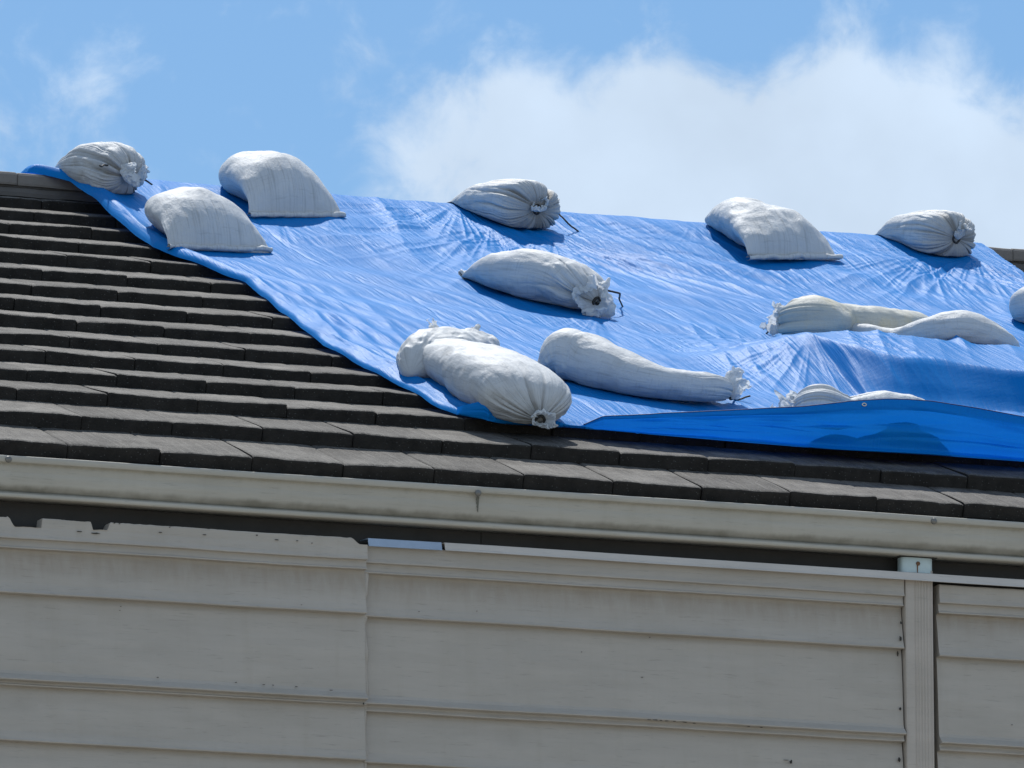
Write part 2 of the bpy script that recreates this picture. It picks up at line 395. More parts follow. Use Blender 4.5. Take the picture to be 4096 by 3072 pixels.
# worn, uneven concrete
nn = fbm(V[:, 0]*22, V[:, 1]*22, V[:, 2]*22, 3, 3)*.0016+fbm(V[:, 0]*5, V[:, 1]*5, V[:, 2]*5, 2, 9)*.002
V[:, 2] += nn; V[:, 1] += fbm(V[:, 0]*34, V[:, 1]*9, V[:, 2]*9, 3, 21)*.0042; V[:, 2] += fbm(V[:, 0]*48, V[:, 1]*30, V[:, 2]*30, 2, 23)*.0016
hp('roof', V, Fc, [M_tile, M_front], smooth=False, matidx=MI)
# back slope and deck
V = [(X0-.3, .10, 7.50), (X1, .10, 7.50), (X1, 4.5, 9.27), (X0-.3, 4.5, 9.27), (X1, 9.2, 7.38), (X0-.3, 9.2, 7.38),
     (X0-.3, 4.5, 9.415), (X1, 4.5, 9.415), (X1, 9.2, 7.52), (X0-.3, 9.2, 7.52)]
hp('roof_deck', V, [(3, 2, 1, 0), (6, 9, 8, 7), (4, 2, 3, 5), (5, 9, 8, 4)], M_front, smooth=False)
# --- ridge: mortar bed and cap pieces
def extrude(profile, xs, yz=None):
    P = np.array(profile, float); n = len(P); V = []
    for x in xs:
        q = yz(x, P.copy()) if yz else P
        V.append(np.column_stack([np.full(n, x), q]))
    V = np.concatenate(V); return V, n
def closed_extrude(profile, xs, yz=None):
    V, n = extrude(profile, xs, yz); Fq = gridfaces(len(xs), n, True)[:, ::-1].tolist()
    Fq.append(tuple(range(n))); Fq.append(tuple(range(len(xs)*n-1, (len(xs)-1)*n-1, -1)))
    return V, Fq
xs = np.arange(X0, X1, .02)
def mort(x, q):
    q[:, 1] += float(vnoise(x*14, 0, 0, 5))*.0022; q[:, 0] += float(vnoise(x*9, 4, 0, 6))*.003; return q
prof = [(4.412, 9.350), (4.410, 9.366), (4.414, 9.383), (4.42, 9.385), (4.416, 9.388), (4.424, 9.404), (4.58, 9.404), (4.60, 9.34)]
V, Fq = closed_extrude(prof, xs, mort); hp('ridge_mortar', V, Fq, M_mortar, smooth=False)
xc = X0-.06; V, Fq, k = [], [], 0
while xc < X1:
    L = .47; dzz = random.uniform(-.002, .002); dyy = random.uniform(-.003, .003)
    pr = [(4.404, 9.392), (4.402, 9.400), (4.404, 9.432), (4.410, 9.441), (4.425, 9.446), (4.5, 9.4505), (4.575, 9.446), (4.59, 9.441), (4.598, 9.432), (4.60, 9.392)]
    xx = [xc+.0015, xc+.006]+list(np.linspace(xc+.04, xc+L-.04, 10))+[xc+L-.006, xc+L-.0015]
    def yz(x, q, xc=xc):
        e = .003 if (x-xc < .004 or xc+L-x < .004) else 0
        q[:, 1] += dzz+float(vnoise(x*7, 1, 0, 8))*.002-e*(q[:, 1] > 9.42); q[:, 0] += dyy+float(vnoise(x*8, 7, 0, 8))*.002+e*(q[:, 0] < 4.45); return q
    v_, f_ = closed_extrude(pr, xx, yz); Fq += [tuple(i+k for i in t) for t in f_]; V.append(v_); k += len(v_); xc += L
hp('ridge_cap', np.concatenate(V), Fq, M_ridge, smooth=False)

# --- gutter
LZ = atY(0, 1820.6/1.8517, 0)[2]; GX0, GX1 = X0-.2, X1+.1
gp_ = [(0, 0), (-.004, -.002), (-.005, -.005), (-.0055, -.0215), (-.003, -.0235), (.017, -.0245), (.0185, -.030), (.0175, -.045), (.0150, -.060), (.0165, -.078), (.022, -.094), (.036, -.108),
       (.038, -.1155), (.032, -.118), (.0215, -.121), (.0205, -.137), (.024, -.1395), (.118, -.1395), (.118, .012), (.115, .012), (.115, -.134), (.04, -.134), (.017, -.09), (.0155, -.03), (.013, -.004), (.004, .0005)]
gp_ = [(a, b+LZ) for a, b in gp_]
xs = np.arange(GX0, GX1, .03)
def gz(x, q): q[:, 0] += float(vnoise(x*1.4, 0, 0, 31))*.0025+float(vnoise(x*6, 0, 0, 31))*.0007; q[:, 1] += float(vnoise(x*1.1, 5, 0, 32))*.0015; return q
V, Fq = closed_extrude(gp_, xs, gz)
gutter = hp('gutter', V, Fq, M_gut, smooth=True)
def disc(c, r, depth, n=16, axis='Y', dome=.4):
    V = [];
    for k, (rr, dd) in enumerate(((1, 0), (1, .6), (.8, 1), (.0, 1+dome))):
        for i in range(n):
            a = 2*math.pi*i/n; V.append((c[0]+r*rr*math.cos(a), c[1]-depth*dd, c[2]+r*rr*math.sin(a)))
    return np.array(V), gridfaces(4, n, True).tolist()
for px, py in ((18, 992.5), (1032.5, 1065.5), (2017, 1126)):
    p = atY(px, py, -.006); V, Fq = disc(p, .0115, .006)
    hp('screw', V, Fq, M_metal, parent=gutter)

p = atY(1032.5, 1073, .0115)
V = []
for i in range(14): z_ = p[2]-i*.0042; wv = .0065*(1-i/15)**.8; yy_ = .0105+.0035*math.sin(i*.2); V += [(p[0]-wv+.001*math.sin(i*2.1), yy_, z_), (p[0]+wv*.8, yy_, z_)]
hp('grime_streak', V, gridfaces(14, 2).tolist(), plain('grime', (.14, .135, .105), .8, 0, 90, .3), parent=gutter)
# --- dark fascia and soffit behind the gutter
bxv = lambda x0, x1, y0, y1, z0, z1: (np.array([(x, y, z) for x in (x0, x1) for y in (y0, y1) for z in (z0, z1)]), [(0, 1, 3, 2), (4, 6, 7, 5), (0, 4, 5, 1), (2, 3, 7, 6), (0, 2, 6, 4), (1, 5, 7, 3)])
def boxes(L):
    V, Fq = [], []
    for b in L:
        v, f_ = bxv(*b); k = 8*len(V); V.append(v); Fq += [tuple(i+k for i in t) for t in f_]
    return np.concatenate(V), Fq
fj = atY(1040, 1100, .12)[0]
V, Fq = boxes([(GX0, fj-.002, .122, .16, 7.22, 7.52), (fj+.002, atY(1160, 1100, .12)[0], .126, .16, 7.22, 7.52), (atY(1160, 1100, .12)[0]+.002, X1, .131, .16, 7.22, 7.52)])
hp('fascia', V, Fq, M_dark, smooth=False)
hp('wall', *boxes([(GX0, X1, .165, 9.0, 0, 7.45)]), M_wall, smooth=False)

# --- siding
def zl(px, y_src, Y): return atY(px/1.8517, y_src/1.8517, Y)[2]
def siding(name, xa, xb, pxr, ys, YF, topfn=None, mats=None, chips=(), seed=0, crown=True, lend=0.0):
    """ys: image heights (src px) of the break lines at column pxr; YF: plane of the boards"""
    z = [zl(pxr, y, YF-.02) for y in ys]
    top, m1, m2, l1, bd, bd2, l2 = z
    pr = []
    if crown: pr += [(YF-.028, top), (YF-.0355, top-.001), (YF-.037, top-.005), (YF-.035, top-(top-m1)*.45), (YF-.037, m1+.016), (YF-.041, m1+.004), (YF-.0405, m1+.0005)]
    pr += [(YF-.024, m1-.001), (YF-.0235, m1-.006), (YF-.026, m2+.009), (YF-.031, m2+.003), (YF-.0305, m2), (YF-.006, m2-.002), (YF-.005, m2-.012)]
    def board(zt, zb, bead=False):
        o = [(YF-.004, zt-.02), (YF-.009, zt-(zt-zb)*.4), (YF-.0145, zb+.035)]
        if bead: o += [(YF-.018, zb+.024), (YF-.027, zb+.012), (YF-.0325, zb+.004), (YF-.032, zb+.0005)]
        else: o += [(YF-.019, zb+.012), (YF-.0225, zb+.003), (YF-.0215, zb)]
        return o
    pr += board(m2, l1)+[(YF-.0015, l1-.0015)]
    pr += board(l1, bd, True)+[(YF-.016, bd-.0025), (YF-.0165, bd-.009), (YF-.020, bd2+.003), (YF-.0195, bd2), (YF-.002, bd2-.002)]
    pr += board(bd2, l2)+[(YF-.0015, l2-.0015)]
    zc = l2
    for k in range(4):
        pr += board(zc, zc-.19-.1*(k % 2))+[(YF-.0015, zc-.19-.1*(k % 2)-.0015)]; zc -= .19+.1*(k % 2)
    pr += [(YF, zc-.02)]
    pr = [(YF+(y_-YF)*(1.0 if i_ < 14 else 1.5), z_) for i_, (y_, z_) in enumerate(pr)]
    # densify long runs
    P = [pr[0]]
    for q in pr[1:]:
        d = math.dist(P[-1], q); k = max(1, int(d/.03)); p0 = P[-1]
        for i in range(1, k+1): P.append((p0[0]+(q[0]-p0[0])*i/k, p0[1]+(q[1]-p0[1])*i/k))
    P = np.array(P); nf = len(P)
    back = np.array([(YF+.02, zc-.02), (YF+.02, top-.001)]); P = np.concatenate([P, back]); n = len(P)
    step = .004 if topfn else .02
    xs = np.arange(xa, xb, step); xs[-1] = xb
    V = np.zeros((len(xs), n, 3)); V[:, :, 0] = xs[:, None]; V[:, :, 1] = P[:, 0]; V[:, :, 2] = P[:, 1]
    XX = V[:, :, 0]; ZZ = V[:, :, 2]
    V[:, :nf, 1] += (fbm(XX*1.5, ZZ*4, 0, 3, seed+50)*.0032+fbm(XX*9, ZZ*22, 0, 3, seed+51)*.0011)[:, :nf]
    V[:, :nf, 2] += (fbm(XX*2.2, ZZ*3, 0, 3, seed+52)*.0022+fbm(XX*30, ZZ*10, 0, 2, seed+53)*.0006)[:, :nf]
    # ends soften where paint bridges the joint
    if topfn is not None:
        tz = topfn(xs)                               # lowering of the ragged top edge
        lim = (top-tz)[:, None]
        V[:, :, 2] = np.where((V[:, :, 2] > lim), lim-(V[:, :, 2]-lim)*.0, V[:, :, 2])
    Fq = gridfaces(len(xs), n, True)[:, ::-1].tolist()
    Fq.append(tuple(range(n))); Fq.append(tuple(range(len(xs)*n-1, (len(xs)-1)*n-1, -1)))
    V = V.reshape(-1, 3); MI = [0]*len(Fq)
    # stained crown zone uses its own paint
    zf = V[:, 2]
    mi = [1 if (len(f_) == 4 and zf[f_[0]] > l1+.005 and zf[f_[0]] < m2+.0) else 0 for f_ in Fq]
    # flaked paint
    CV, CF = [], []
    for (px, py, wpx, hpx) in chips:
        p = atY(px, py, YF-.03); k = 9; r0 = len(V)+len(CV)
        wv, hv = wpx*.0016/2, hpx*.0016/2
        idx = []
        # find the front surface depth at that height
        zz = p[2]; fr = P[:nf]; order = np.argmin(np.abs(fr[:, 1]-zz)); yy = min(fr[max(0, order-1):order+2, 0])-.0042
        ring = []
        for i in range(k):
            a = 2*math.pi*i/k; rr = random.uniform(.55, 1.1); ring.append((p[0]+wv*rr*math.cos(a), yy, zz+hv*rr*math.sin(a)))
        for q in ring: CV.append(q)
        for q in ring: CV.append((q[0], yy+.004, q[2]))
        CF.append(tuple(r0+i for i in range(k)));
        for i in range(k): j = (i+1) % k; CF.append((r0+i, r0+k+i, r0+k+j, r0+j))
    if CV: V = np.concatenate([V, np.array(CV)]); Fq += CF; mi += [2]*len(CF)
    return hp(name, V, Fq, [M_side, M_crown, M_chip], smooth=False, matidx=mi), dict(z=z, YF=YF)

YA, YB_ = .055, .085
JX = atY(786, 1300, YA)[0]
def ragged(xs):
    t = np.abs(fbm(xs*30, 0, 0, 3, 77))*.003+np.maximum(0, fbm(xs*7, 3, 0, 2, 78))*.004
    def nx(p): return atY(p/1.8517, 2080/1.8517, YA-.03)[0]
    t += sm(nx(25), nx(60), xs)*(1-sm(nx(163), nx(167), xs))*.034+(1-sm(nx(20), nx(30), xs))*.004
    t += sm(nx(360), nx(370), xs)*(1-sm(nx(425), nx(440), xs))*.027
    t += sm(nx(1400), nx(1440), xs)*.022
    return t
chL = [(228, 1130, 6, 1.6), (245, 1131, 5, 1.6), (256, 1132.5, 4, 1.4), (365, 1140, 2, 3.5), (447, 1141, 14, 1.5), (405, 1137, 9, 1.4), (553, 1157, 4, 2.2), (440, 1156, 8, 1.5), (596, 1167, 10, 1.6), (640, 1169, 8, 1.6),
       (672, 1174, 2, 3), (345, 1151, 8, 1.6), (170, 1149, 16, 1.8), (205, 1153, 22, 3.0), (263, 1316.5, 3, 1.2),
       (341, 1463, 5, 1.6), (510, 1474, 6, 1.4), (570, 1479, 7, 1.4), (590, 1480, 5, 1.3), (640, 1483, 7, 1.4), (712, 1492, 9, 1.4), (265, 1308, 4, 1.2), (650, 1307, 3, 1), (785, 1520, 3, 6)]
chR = [(1398, 1556.5, 9, 1.6), (1411, 1557, 12, 1.8), (1423, 1558, 8, 1.6), (1435, 1559, 12, 1.7), (1452, 1560, 8, 1.4), (1475, 1562, 12, 1.5), (1495, 1564, 8, 1.4), (1612, 1571, 9, 1.3), (1640, 1573, 8, 1.3), (1030, 1320, 3, 1.2), (1260, 1407, 3, 1.1), (1710, 1645, 6, 9), (1408, 1375, 4, 1.2), (905, 1321, 3, 1.1), (1945, 1380, 5, 13), (1948, 1345, 4, 8), (1944, 1410, 3, 12), (1947, 1530, 5, 8), (1945, 1640, 6, 12), (1700, 1641, 16, 1.0), (1390, 1462, 5, 1)]
YSL = [2155, 2242, 2278, 2455, 2801, 2820, 3040]
siding('siding', GX0+.1, JX, 1440, YSL, YA, ragged, chips=chL, seed=1)
YSR = [2183, 2255, 2294, 2468, 2820, 2846, 3053]
SX0 = atY(1945.5, 1400, YB_)[0]; SX1 = atY(2022, 1450, YB_)[0]
siding('siding', JX+.0015, SX0, 1478, YSR, YB_, None, chips=chR, seed=11)
YSR2 = [y+(3744-1478)*.0690+k for y, k in zip(YSR, (0, 2, 2, 1, 0, 0, -6))]
siding('siding', SX1, X1, 3744, YSR2, YB_, None, chips=[(2188, 1565, 4, 1.3)], seed=21)
# crooked caulk bead in the joint between the left and the middle panel
zz = np.linspace(7.19, 6.0, 160); ring = 7; V = []
for z_ in zz:
    r_ = .006+.004*float(vnoise(z_*23, 0, 0, 61)); cx_ = JX+.006+.003*float(vnoise(z_*9, 3, 0, 62)); 
    for i in range(ring):
        a = math.pi*2*i/ring; V.append((cx_+r_*1.5*math.cos(a), YB_-.010-(.012)+r_*math.sin(a), z_))
hp('caulk_joint', np.array(V), gridfaces(len(zz), ring, True).tolist(), M_side)

# --- flashing strip over the right panels
FZ = zl(1478, 2152, YB_-.05); FY = YB_-.052
def flash(name, xa, xb, mat, dy=0.0, mats=None):
    pr = [(FY+.075, FZ+.003), (FY+.001, FZ), (FY-.001+dy, FZ-.0015), (FY-.006+dy, FZ-.0215), (FY-.0105+dy, FZ-.029), (FY-.0095+dy, FZ-.030), (FY-.004+dy, FZ-.0225), (FY+.001+dy, FZ-.004), (FY+.075, FZ+.001)]
    xs = np.arange(xa, xb, .03)
    def yz(x, q): q[:, 1] += float(vnoise(x*1.6, 0, 0, 41))*.0016; return q
    V, Fq = closed_extrude(pr, xs, yz)
    mi = None
    return hp(name, V, Fq, mat, smooth=False, matidx=mi)
fx = atY(962, 1185, FY)[0]
flash('flashing', JX+.006, fx, M_flashb); flash('flashing', fx-.004, X1, M_flash, -.0022)

# --- downspout and its outlet
cxs = atY(1986, 1400, YB_-.03)[0]; hw = .0535
def spout_profile():
    pr = []; n = 40
    for i in range(n+1):
        x = -hw+.008+(2*hw-.016)*i/n
        t = (x+hw)/(2*hw); fl = .0022*(math.sin((t-.30)*math.pi*2*9) > .2)*(.32 < t < .93)
        pr.append((x, YB_-.036+fl))
    pr += [(hw-.002, YB_-.034), (hw, YB_-.028), (hw, YB_+.03), (-hw, YB_+.03), (-hw, YB_-.028), (-hw+.002, YB_-.034)]
    return pr
pr = spout_profile(); zsp = np.linspace(7.16, 5.6, 50); V = []
ztop = zl(3670, 2300, YB_-.05)+.02
for z_ in np.linspace(ztop, 5.5, 60):
    for x, y in pr: V.append((cxs+x+.0008*math.sin(z_*5), y, z_))
nsp = len(pr); Fq = gridfaces(60, nsp, True).tolist()
spout = hp('downspout', V, Fq, M_spout, smooth=False)
V = []; ow = .060; ocx = cxs-.003
ocx = atY(1978.5, 1225, YB_-.02)[0]
zo = zl(3670, 2288, YB_-.05)
for z_ in (LZ-.136, LZ-.15, LZ-.16, LZ-.17, zo):
    for i in range(40):
        a = 2*math.pi*i/40; c_, s_ = math.cos(a), math.sin(a)
        V.append((ocx+ow*np.sign(c_)*abs(c_)**.45, .075+.028*np.sign(s_)*abs(s_)**.45, z_))
outlet = hp('outlet', V, gridfaces(5, 40, True).tolist(), M_outlet, parent=spout)
hp('outlet_flange', *boxes([(ocx-.072, ocx+.072, .040, .112, LZ-.1435, LZ-.1398)]), M_chip, parent=spout, smooth=False)
p = atY(1983, 1217.5, .046); V, Fq = disc(p, .0075, .004); hp('screw', V, Fq, M_rust, parent=spout)
V = []
for i in range(12): z_ = p[2]-.004-i*.0045; wv = .003*(1-i/14); V += [(p[0]-.002-wv, .0462, z_), (p[0]-.002+wv, .0462, z_)]
hp('rust_streak', V, gridfaces(12, 2).tolist(), M_rust, parent=spout)

# ------------------------------------------------------------------ tarpaulin
lpx = [(60, 368), (150, 396), (200, 428), (262, 487), (330, 537), (440, 578), (530, 614), (600, 668), (700, 748), (800, 802), (870, 836), (930, 872), (985, 897)]
LE = np.array([at(*p) for p in lpx]); LE = LE[np.argsort(LE[:, 1])]
bpx = [(985, 898), (1050, 915), (1110, 920), (1250, 927), (1400, 945), (1600, 962), (1800, 978), (2000, 989), (2212, 1004)]
BE = np.array([at(*p) for p in bpx])
rt = at(2135, 543); rb = at(2212, 598)
slopeR = (rb[0]-rt[0])/(rb[1]-rt[1])
def XR(Y): return rt[0]+(Y-rt[1])*np.clip(slopeR, -.5, .5)
def XL(Y): return np.where(Y > LE[-1, 1], LE[-1, 0]+(Y-LE[-1, 1])*(-.02), np.interp(Y, LE[:, 1], LE[:, 0]))
bo = np.argsort(BE[:, 0])
def YBf(X): return np.interp(X, BE[bo, 0], BE[bo, 1])
print('LE', LE.round(2).tolist()); print('BE', BE.round(2).tolist(), 'rt', rt, rb)

MC = at(1953, 787, .13); MB_ = at(1900, 738, .13); ML = at(1757, 730, .12); MF = at(1900, 868, 0)
print('mound', MC, MB_, ML, MF)
_br = np.array([at(px, py, .13) for px, py in ((1700, 728), (1757, 731), (1810, 752), (1880, 771), (1953, 785), (2040, 789), (2212, 812), (2500, 850))])
_ft = np.array([at(px, py, .0) for px, py in ((1600, 868), (1757, 872), (1900, 876), (2040, 884), (2212, 900), (2500, 930))])
print('brow', _br.round(2).tolist(), 'foot', _ft.round(2).tolist())
def mound(X, Y):
    # broad flat-topped swelling over something under the sheet
    fr_ = np.interp(X, _br[:, 0], _br[:, 1]); fo_ = np.interp(X, _ft[:, 0], _ft[:, 1])
    fo_ = np.maximum(fo_, fr_-.42)
    back = MB_[1]+.05
    rise = np.clip((Y-fo_)/(fr_-fo_), 0, 1.35); rise = np.where(rise < .88, rise**1.15, np.where(rise < 1.12, .88**1.15+(1-.88**1.15)*np.sin(np.pi/2*np.clip((rise-.88)/.24, 0, 1)), 1))
    f_ = rise*(1-sm(back-.05, back+.30, Y))
    lx = ML[0]
    lat = sm(lx-.55, lx+.10, X)*(1-.45*sm(lx+.75, lx+1.5, X))
    h = .132*f_*lat
    def peak(px, py, hh, sx, sy):
        q = at(px, py, .13); d = np.sqrt(((X-q[0])/sx)**2+((Y-q[1])/sy)**2); return hh*np.exp(-d*1.6)
    h += peak(1757, 732, .022, .06, .16)+peak(1897, 738, .014, .05, .10)+peak(2066, 742, .035, .045, .10)
    return h
def hbase(X, Y):
    return .012+mound(X, Y)

BAGSPOT = []   # anchors that pull folds out of the sheet: (X, Y, strength, radius)
for px, py, st, rd in ((1060, 492, 1.3, 1.2), (1190, 505, 1.3, 1.5), (1690, 565, .4, .6), (2000, 560, 1.2, .9), (2100, 560, 1.4, 1.1), (300, 545, .6, .5), (600, 470, .7, .7), (1290, 690, .7, .6), (1650, 735, .9, .8), (1500, 480, .5, .5), (990, 445, 1.2, .9)):
    q = at(px, py); BAGSPOT.append((q[0], q[1], st, rd))
def wrinkle(X, Y):
    wx = fbm(X*.9, Y*.7, 0, 2, 90)*.14
    xs_ = X+wx+.10*(Y-2)
    w_ = ridged(xs_*24, Y*.5, 0, 2, 91)*.0015*(0.5+.9*sm(-.3, .4, fbm(X*1.6, Y*.9, 0, 2, 92)))
    w_ += ridged(xs_*52, Y*1.3, 0, 1, 93)*.0006
    for i, (ax_, ay_, st, rd) in enumerate(BAGSPOT):
        dx_, dy_ = X-ax_, Y-ay_; r_ = np.sqrt(dx_**2+dy_**2)+1e-4; th_ = np.arctan2(dx_, -dy_)
        fall = np.exp(-(r_/rd)**2*1.6)*sm(.02, .12, r_)*(np.cos(th_)*.5+.5)
        w_ += st*ridged(th_*8.5+3*i, r_*.8, 0, 2, 100+i)*.0066*fall*np.minimum(r_/.42, 1)**1.2
    # broad soft drapes running down and across the slope
    q_ = X-.22*(Y-2)+wx*1.5
    br = sm(-.25, .35, fbm(X*.9+3, Y*.5, 0, 2, 124))
    w_ += ridged(q_*4.6, Y*.42, 0, 2, 122)*.009*br
    w_ += ridged((X+.35*(Y-2.2))*6.5, Y*.5+4, 0, 2, 123)*.006*(1-br)
    # transverse crimps
    w_ += fbm(X*7, Y*26, 0, 2, 120)*.0005
    w_ += fbm(X*1.5, Y*1.0, 0, 2, 121)*.010
    return w_
def mound_folds(X, Y):
    # ribs radiating from the left tip of the mound and running down its front face
    q = (ML[0]-.02, ML[1]-.02); dx_, dy_ = X-q[0], Y-q[1]; r_ = np.sqrt(dx_**2+dy_**2)+1e-4; th_ = np.arctan2(dx_, -dy_)
    a = ridged(th_*7, r_*.8, 0, 2, 140)*.006*sm(.05, .3, r_)*np.exp(-(r_/.7)**2)*(dx_ < .35)
    m_ = mound(X, Y)
    b = ridged(X*16+Y*2, Y*1.5, 0, 2, 141)*.0042*sm(.01, .06, m_)*(1-sm(-.02, .05, Y-np.interp(X, _br[:, 0], _br[:, 1])))
    return a+b
NU, NV = 1250, 720
u = np.linspace(0, 1, NU)**1.0; v = np.linspace(0, 1, NV)
U_, V_ = np.meshgrid(u, v)
YT = 5.25; yb0 = LE[0, 1]
Y0 = yb0+(YT-yb0)*V_
Xg = XL(Y0)+(XR(Y0)-XL(Y0))*U_
Yg = YBf(Xg)+(YT-YBf(Xg))*V_
dl = Xg-XL(Y0); dr = XR(Y0)-Xg; db = Yg-YBf(Xg)
damp = sm(0, .05, dl)*sm(0, .04, db)
ridge_d = np.abs(Yg-RY)
H = hbase(Xg, Yg)+(wrinkle(Xg, Yg)+mound_folds(Xg, Yg))*damp*(.5+.5*sm(.03, .25, ridge_d))
# rolled and creased left edge
wd = .055+.05*sm(3.2, .9, Y0)+.015*fbm(Y0*2.2, 0, 0, 2, 150)
e = dl/wd
H += (.014*np.exp(-((dl-.035)/.032)**2)*sm(2.2, 3.4, Y0)+.010)*np.exp(-(dl/.12)**2)
H += .009*np.exp(-((e-.9)/.55)**2)*(1+.5*fbm(Y0*5, e*2, 0, 3, 151))
H += .015*np.exp(-((e-2.1)/.35)**2)*sm(3.4, 2.0, Y0)*(1+.6*fbm(Y0*3, 7, 0, 3, 152))
H += .012*np.exp(-((e-3.2)/.35)**2)*sm(3.0, 1.6, Y0)
for dd, aa, ww in ((.09, .014, .026), (.155, .020, .032), (.24, .015, .034), (.35, .010, .04)):
    c_ = dd+.035*fbm(Y0*1.7, dd*30, 0, 2, 154)+.03*(Yg-1.8)
    H += aa*np.exp(-np.abs((dl-c_)/ww)**1.5)*sm(3.5, 2.3, Y0)*sm(.35, .9, Y0)*(.75+.5*fbm(Y0*1.6, dd*9, 0, 2, 155))
H += (np.exp(-e*.9))*fbm(dl*26, Y0*9, 0, 3, 153)*.0035
H = np.where(dl < .012, H-.0, H)
H -= .018*np.exp(-dl/.006)
# light crease lines of the folded sheet
H -= .0022*np.exp(-((Xg-(XL(Y0)+.62)-.02*np.sin(Yg*3))/.006)**2)
Zg = zp(Yg)+H
# slack between courses is slight: follow the steps a little
ph = np.interp(Yg, np.array(PY), np.arange(15.)); Zg -= .006*np.sin(np.pi*(ph % 1))**2*sm(.0, .1, db)*(1-sm(.02, .06, mound(Xg, Yg)))*(Yg < 4.3)
xx = np.interp(Xg+.0, [0, 1], [0, 1])
G = np.stack([Xg, Yg, Zg], -1)
# cuff: the free lower edge is turned up into a standing flap
hc_px = [(985, 899, 885), (1005, 905, 880), (1040, 913, 869), (1066, 917, 884), (1110, 921, 917), (1180, 925, 924), (1255, 928, 922), (1300, 934, 902), (1350, 940, 901), (1420, 948, 898), (1480, 953, 896), (1560, 960, 892), (1640, 966, 886), (1720, 972, 881),
         (1820, 980, 869), (1900, 985, 864), (1950, 988, 865), (2000, 990, 868), (2100, 997, 884), (2212, 1004, 905), (2500, 1022, 960), (2900, 1050, 1045)]
HX, HH = [], []
for px, yb_, yt_ in hc_px:
    q = at(px, yb_); HX.append(q[0]); HH.append(max(.002, (yb_-yt_)*1.8517*(34.5+.35*q[0])/FPX*.95))
HX, HH = np.array(HX), np.array(HH)
xb_ = Xg[0]; yb_ = Yg[0]; zb_ = zp(yb_)+.004
hc = np.interp(xb_, HX, HH)
NW = 70
ws = np.linspace(1, 0, NW)[:, None]
big = sm(.02, .10, hc)[None, :]
lean = -.045*ws**1.2*big-.02*np.sin(ws*np.pi)*big
lean = lean+big*(fbm(xb_[None, :]*2.2, ws*1.6, 0, 3, 160)*.030+ridged(xb_[None, :]*2.2+ws*2.5, ws*3.2, 0, 2, 161)*.010+ridged(xb_[None, :]*1.1-ws*.8, ws*4.5+1, 0, 1, 162)*.008)*np.sin(np.pi*np.clip(ws*.9+.1, 0, 1))
Cy = yb_[None, :]-.018*big+lean
Cz = zb_[None, :]+hc[None, :]*ws
foot = np.exp(-(ws/.07)**2); Cy = Cy-foot*.03*big
Cy[-1] = yb_; Cz[-1] = Zg[0]
Cx = np.broadcast_to(xb_[None, :], Cy.shape)+0.0
curl = np.exp(-((Cx-at(1075, 918)[0])/.05)**2)*(1-big*sm(at(1250, 930)[0]-.02, at(1250, 930)[0], Cx))
Cy = Cy+curl*.05*ws**2
Cg = np.stack([Cx, Cy, Cz], -1)
ALL = np.concatenate([Cg[:-1], G], 0)
nr = ALL.shape[0]
vv = np.concatenate([np.broadcast_to(yb_[None, :], (NW-1, NU))-ws[:-1]*hc[None, :], Yg], 0)
uvs = np.stack([ALL[:, :, 0], vv], -1).reshape(-1, 2)
org = np.array([1.5, 2.2, float(zp(2.2))])
tarp = tag(empty('tarpaulin', org), 'large glossy blue tarpaulin draped over the tiled roof and ridge beneath the sandbags', 'tarpaulin')
Fq = gridfaces(nr, NU)
sheet = mesh('sheet', ALL.reshape(-1, 3), Fq, M_tarp, tarp, origin=org, uv=uvs)
# stitched hem along the free edge: a second layer lying just behind the first, its lower border seen through
hemw = 14
hx = Cg[:hemw]; off = np.zeros_like(hx); off[:, :, 1] = .0025
m0 = np.searchsorted(xb_, at(1262, 930)[0]); hx2 = (hx+off)[:, m0:]
mesh('hem', hx2.reshape(-1, 3), gridfaces(hemw, hx2.shape[1]), M_tarp, tarp, origin=org, uv=uvs.reshape(nr, NU, 2)[:hemw, m0:].reshape(-1, 2))
# hem cord: thin dark rim of the edge
def tube(P, r, n=8, closed=False):
    P = np.asarray(P, float); m_ = len(P); T_ = np.gradient(P, axis=0); T_ /= np.linalg.norm(T_, axis=1)[:, None]+1e-9
    up = np.array([0.13, 0.21, 0.97]); A = np.cross(T_, up); A /= np.linalg.norm(A, axis=1)[:, None]+1e-9; B = np.cross(A, T_)
    rr = np.broadcast_to(np.asarray(r, float), (m_,))
    th = np.linspace(0, 2*np.pi, n, endpoint=False)
    V = P[:, None, :]+rr[:, None, None]*(A[:, None, :]*np.cos(th)[None, :, None]+B[:, None, :]*np.sin(th)[None, :, None])
    Fq = gridfaces(m_, n, True).tolist(); Fq.append(tuple(range(n-1, -1, -1))); Fq.append(tuple(range((m_-1)*n, m_*n)))
    return V.reshape(-1, 3), Fq
M_hem = plain('hem_cord', (.006, .03, .16), .6, 0, 60)
edge = Cg[0][m0::4]; V, Fq = tube(edge, .0018, 6); mesh('edge_cord', V, Fq, M_hem, tarp, origin=org)
def grommet(px, py, tilt):
    r = ray(px, py); j = None
    # nearest point of the hem strip to that sight line
    Q = Cg[:hemw+4].reshape(-1, 3); d = Q-CAM; t = d@r/(r@r); dist = np.linalg.norm(d-t[:, None]*r, axis=1); c = Q[np.argmin(dist)]
    th = np.linspace(0, 2*np.pi, 25); P = np.stack([c[0]+.0075*np.cos(th), np.full(25, c[1]-.002), c[2]+.005*np.sin(th)], -1)
    V, Fq = tube(P, .0022, 6); return mesh('grommet', V, Fq, M_grom, tarp, origin=org)
grommet(1455, 0, 0) if False else None
grommet(1867, 874, 0); grommet(1050, 874, 0)

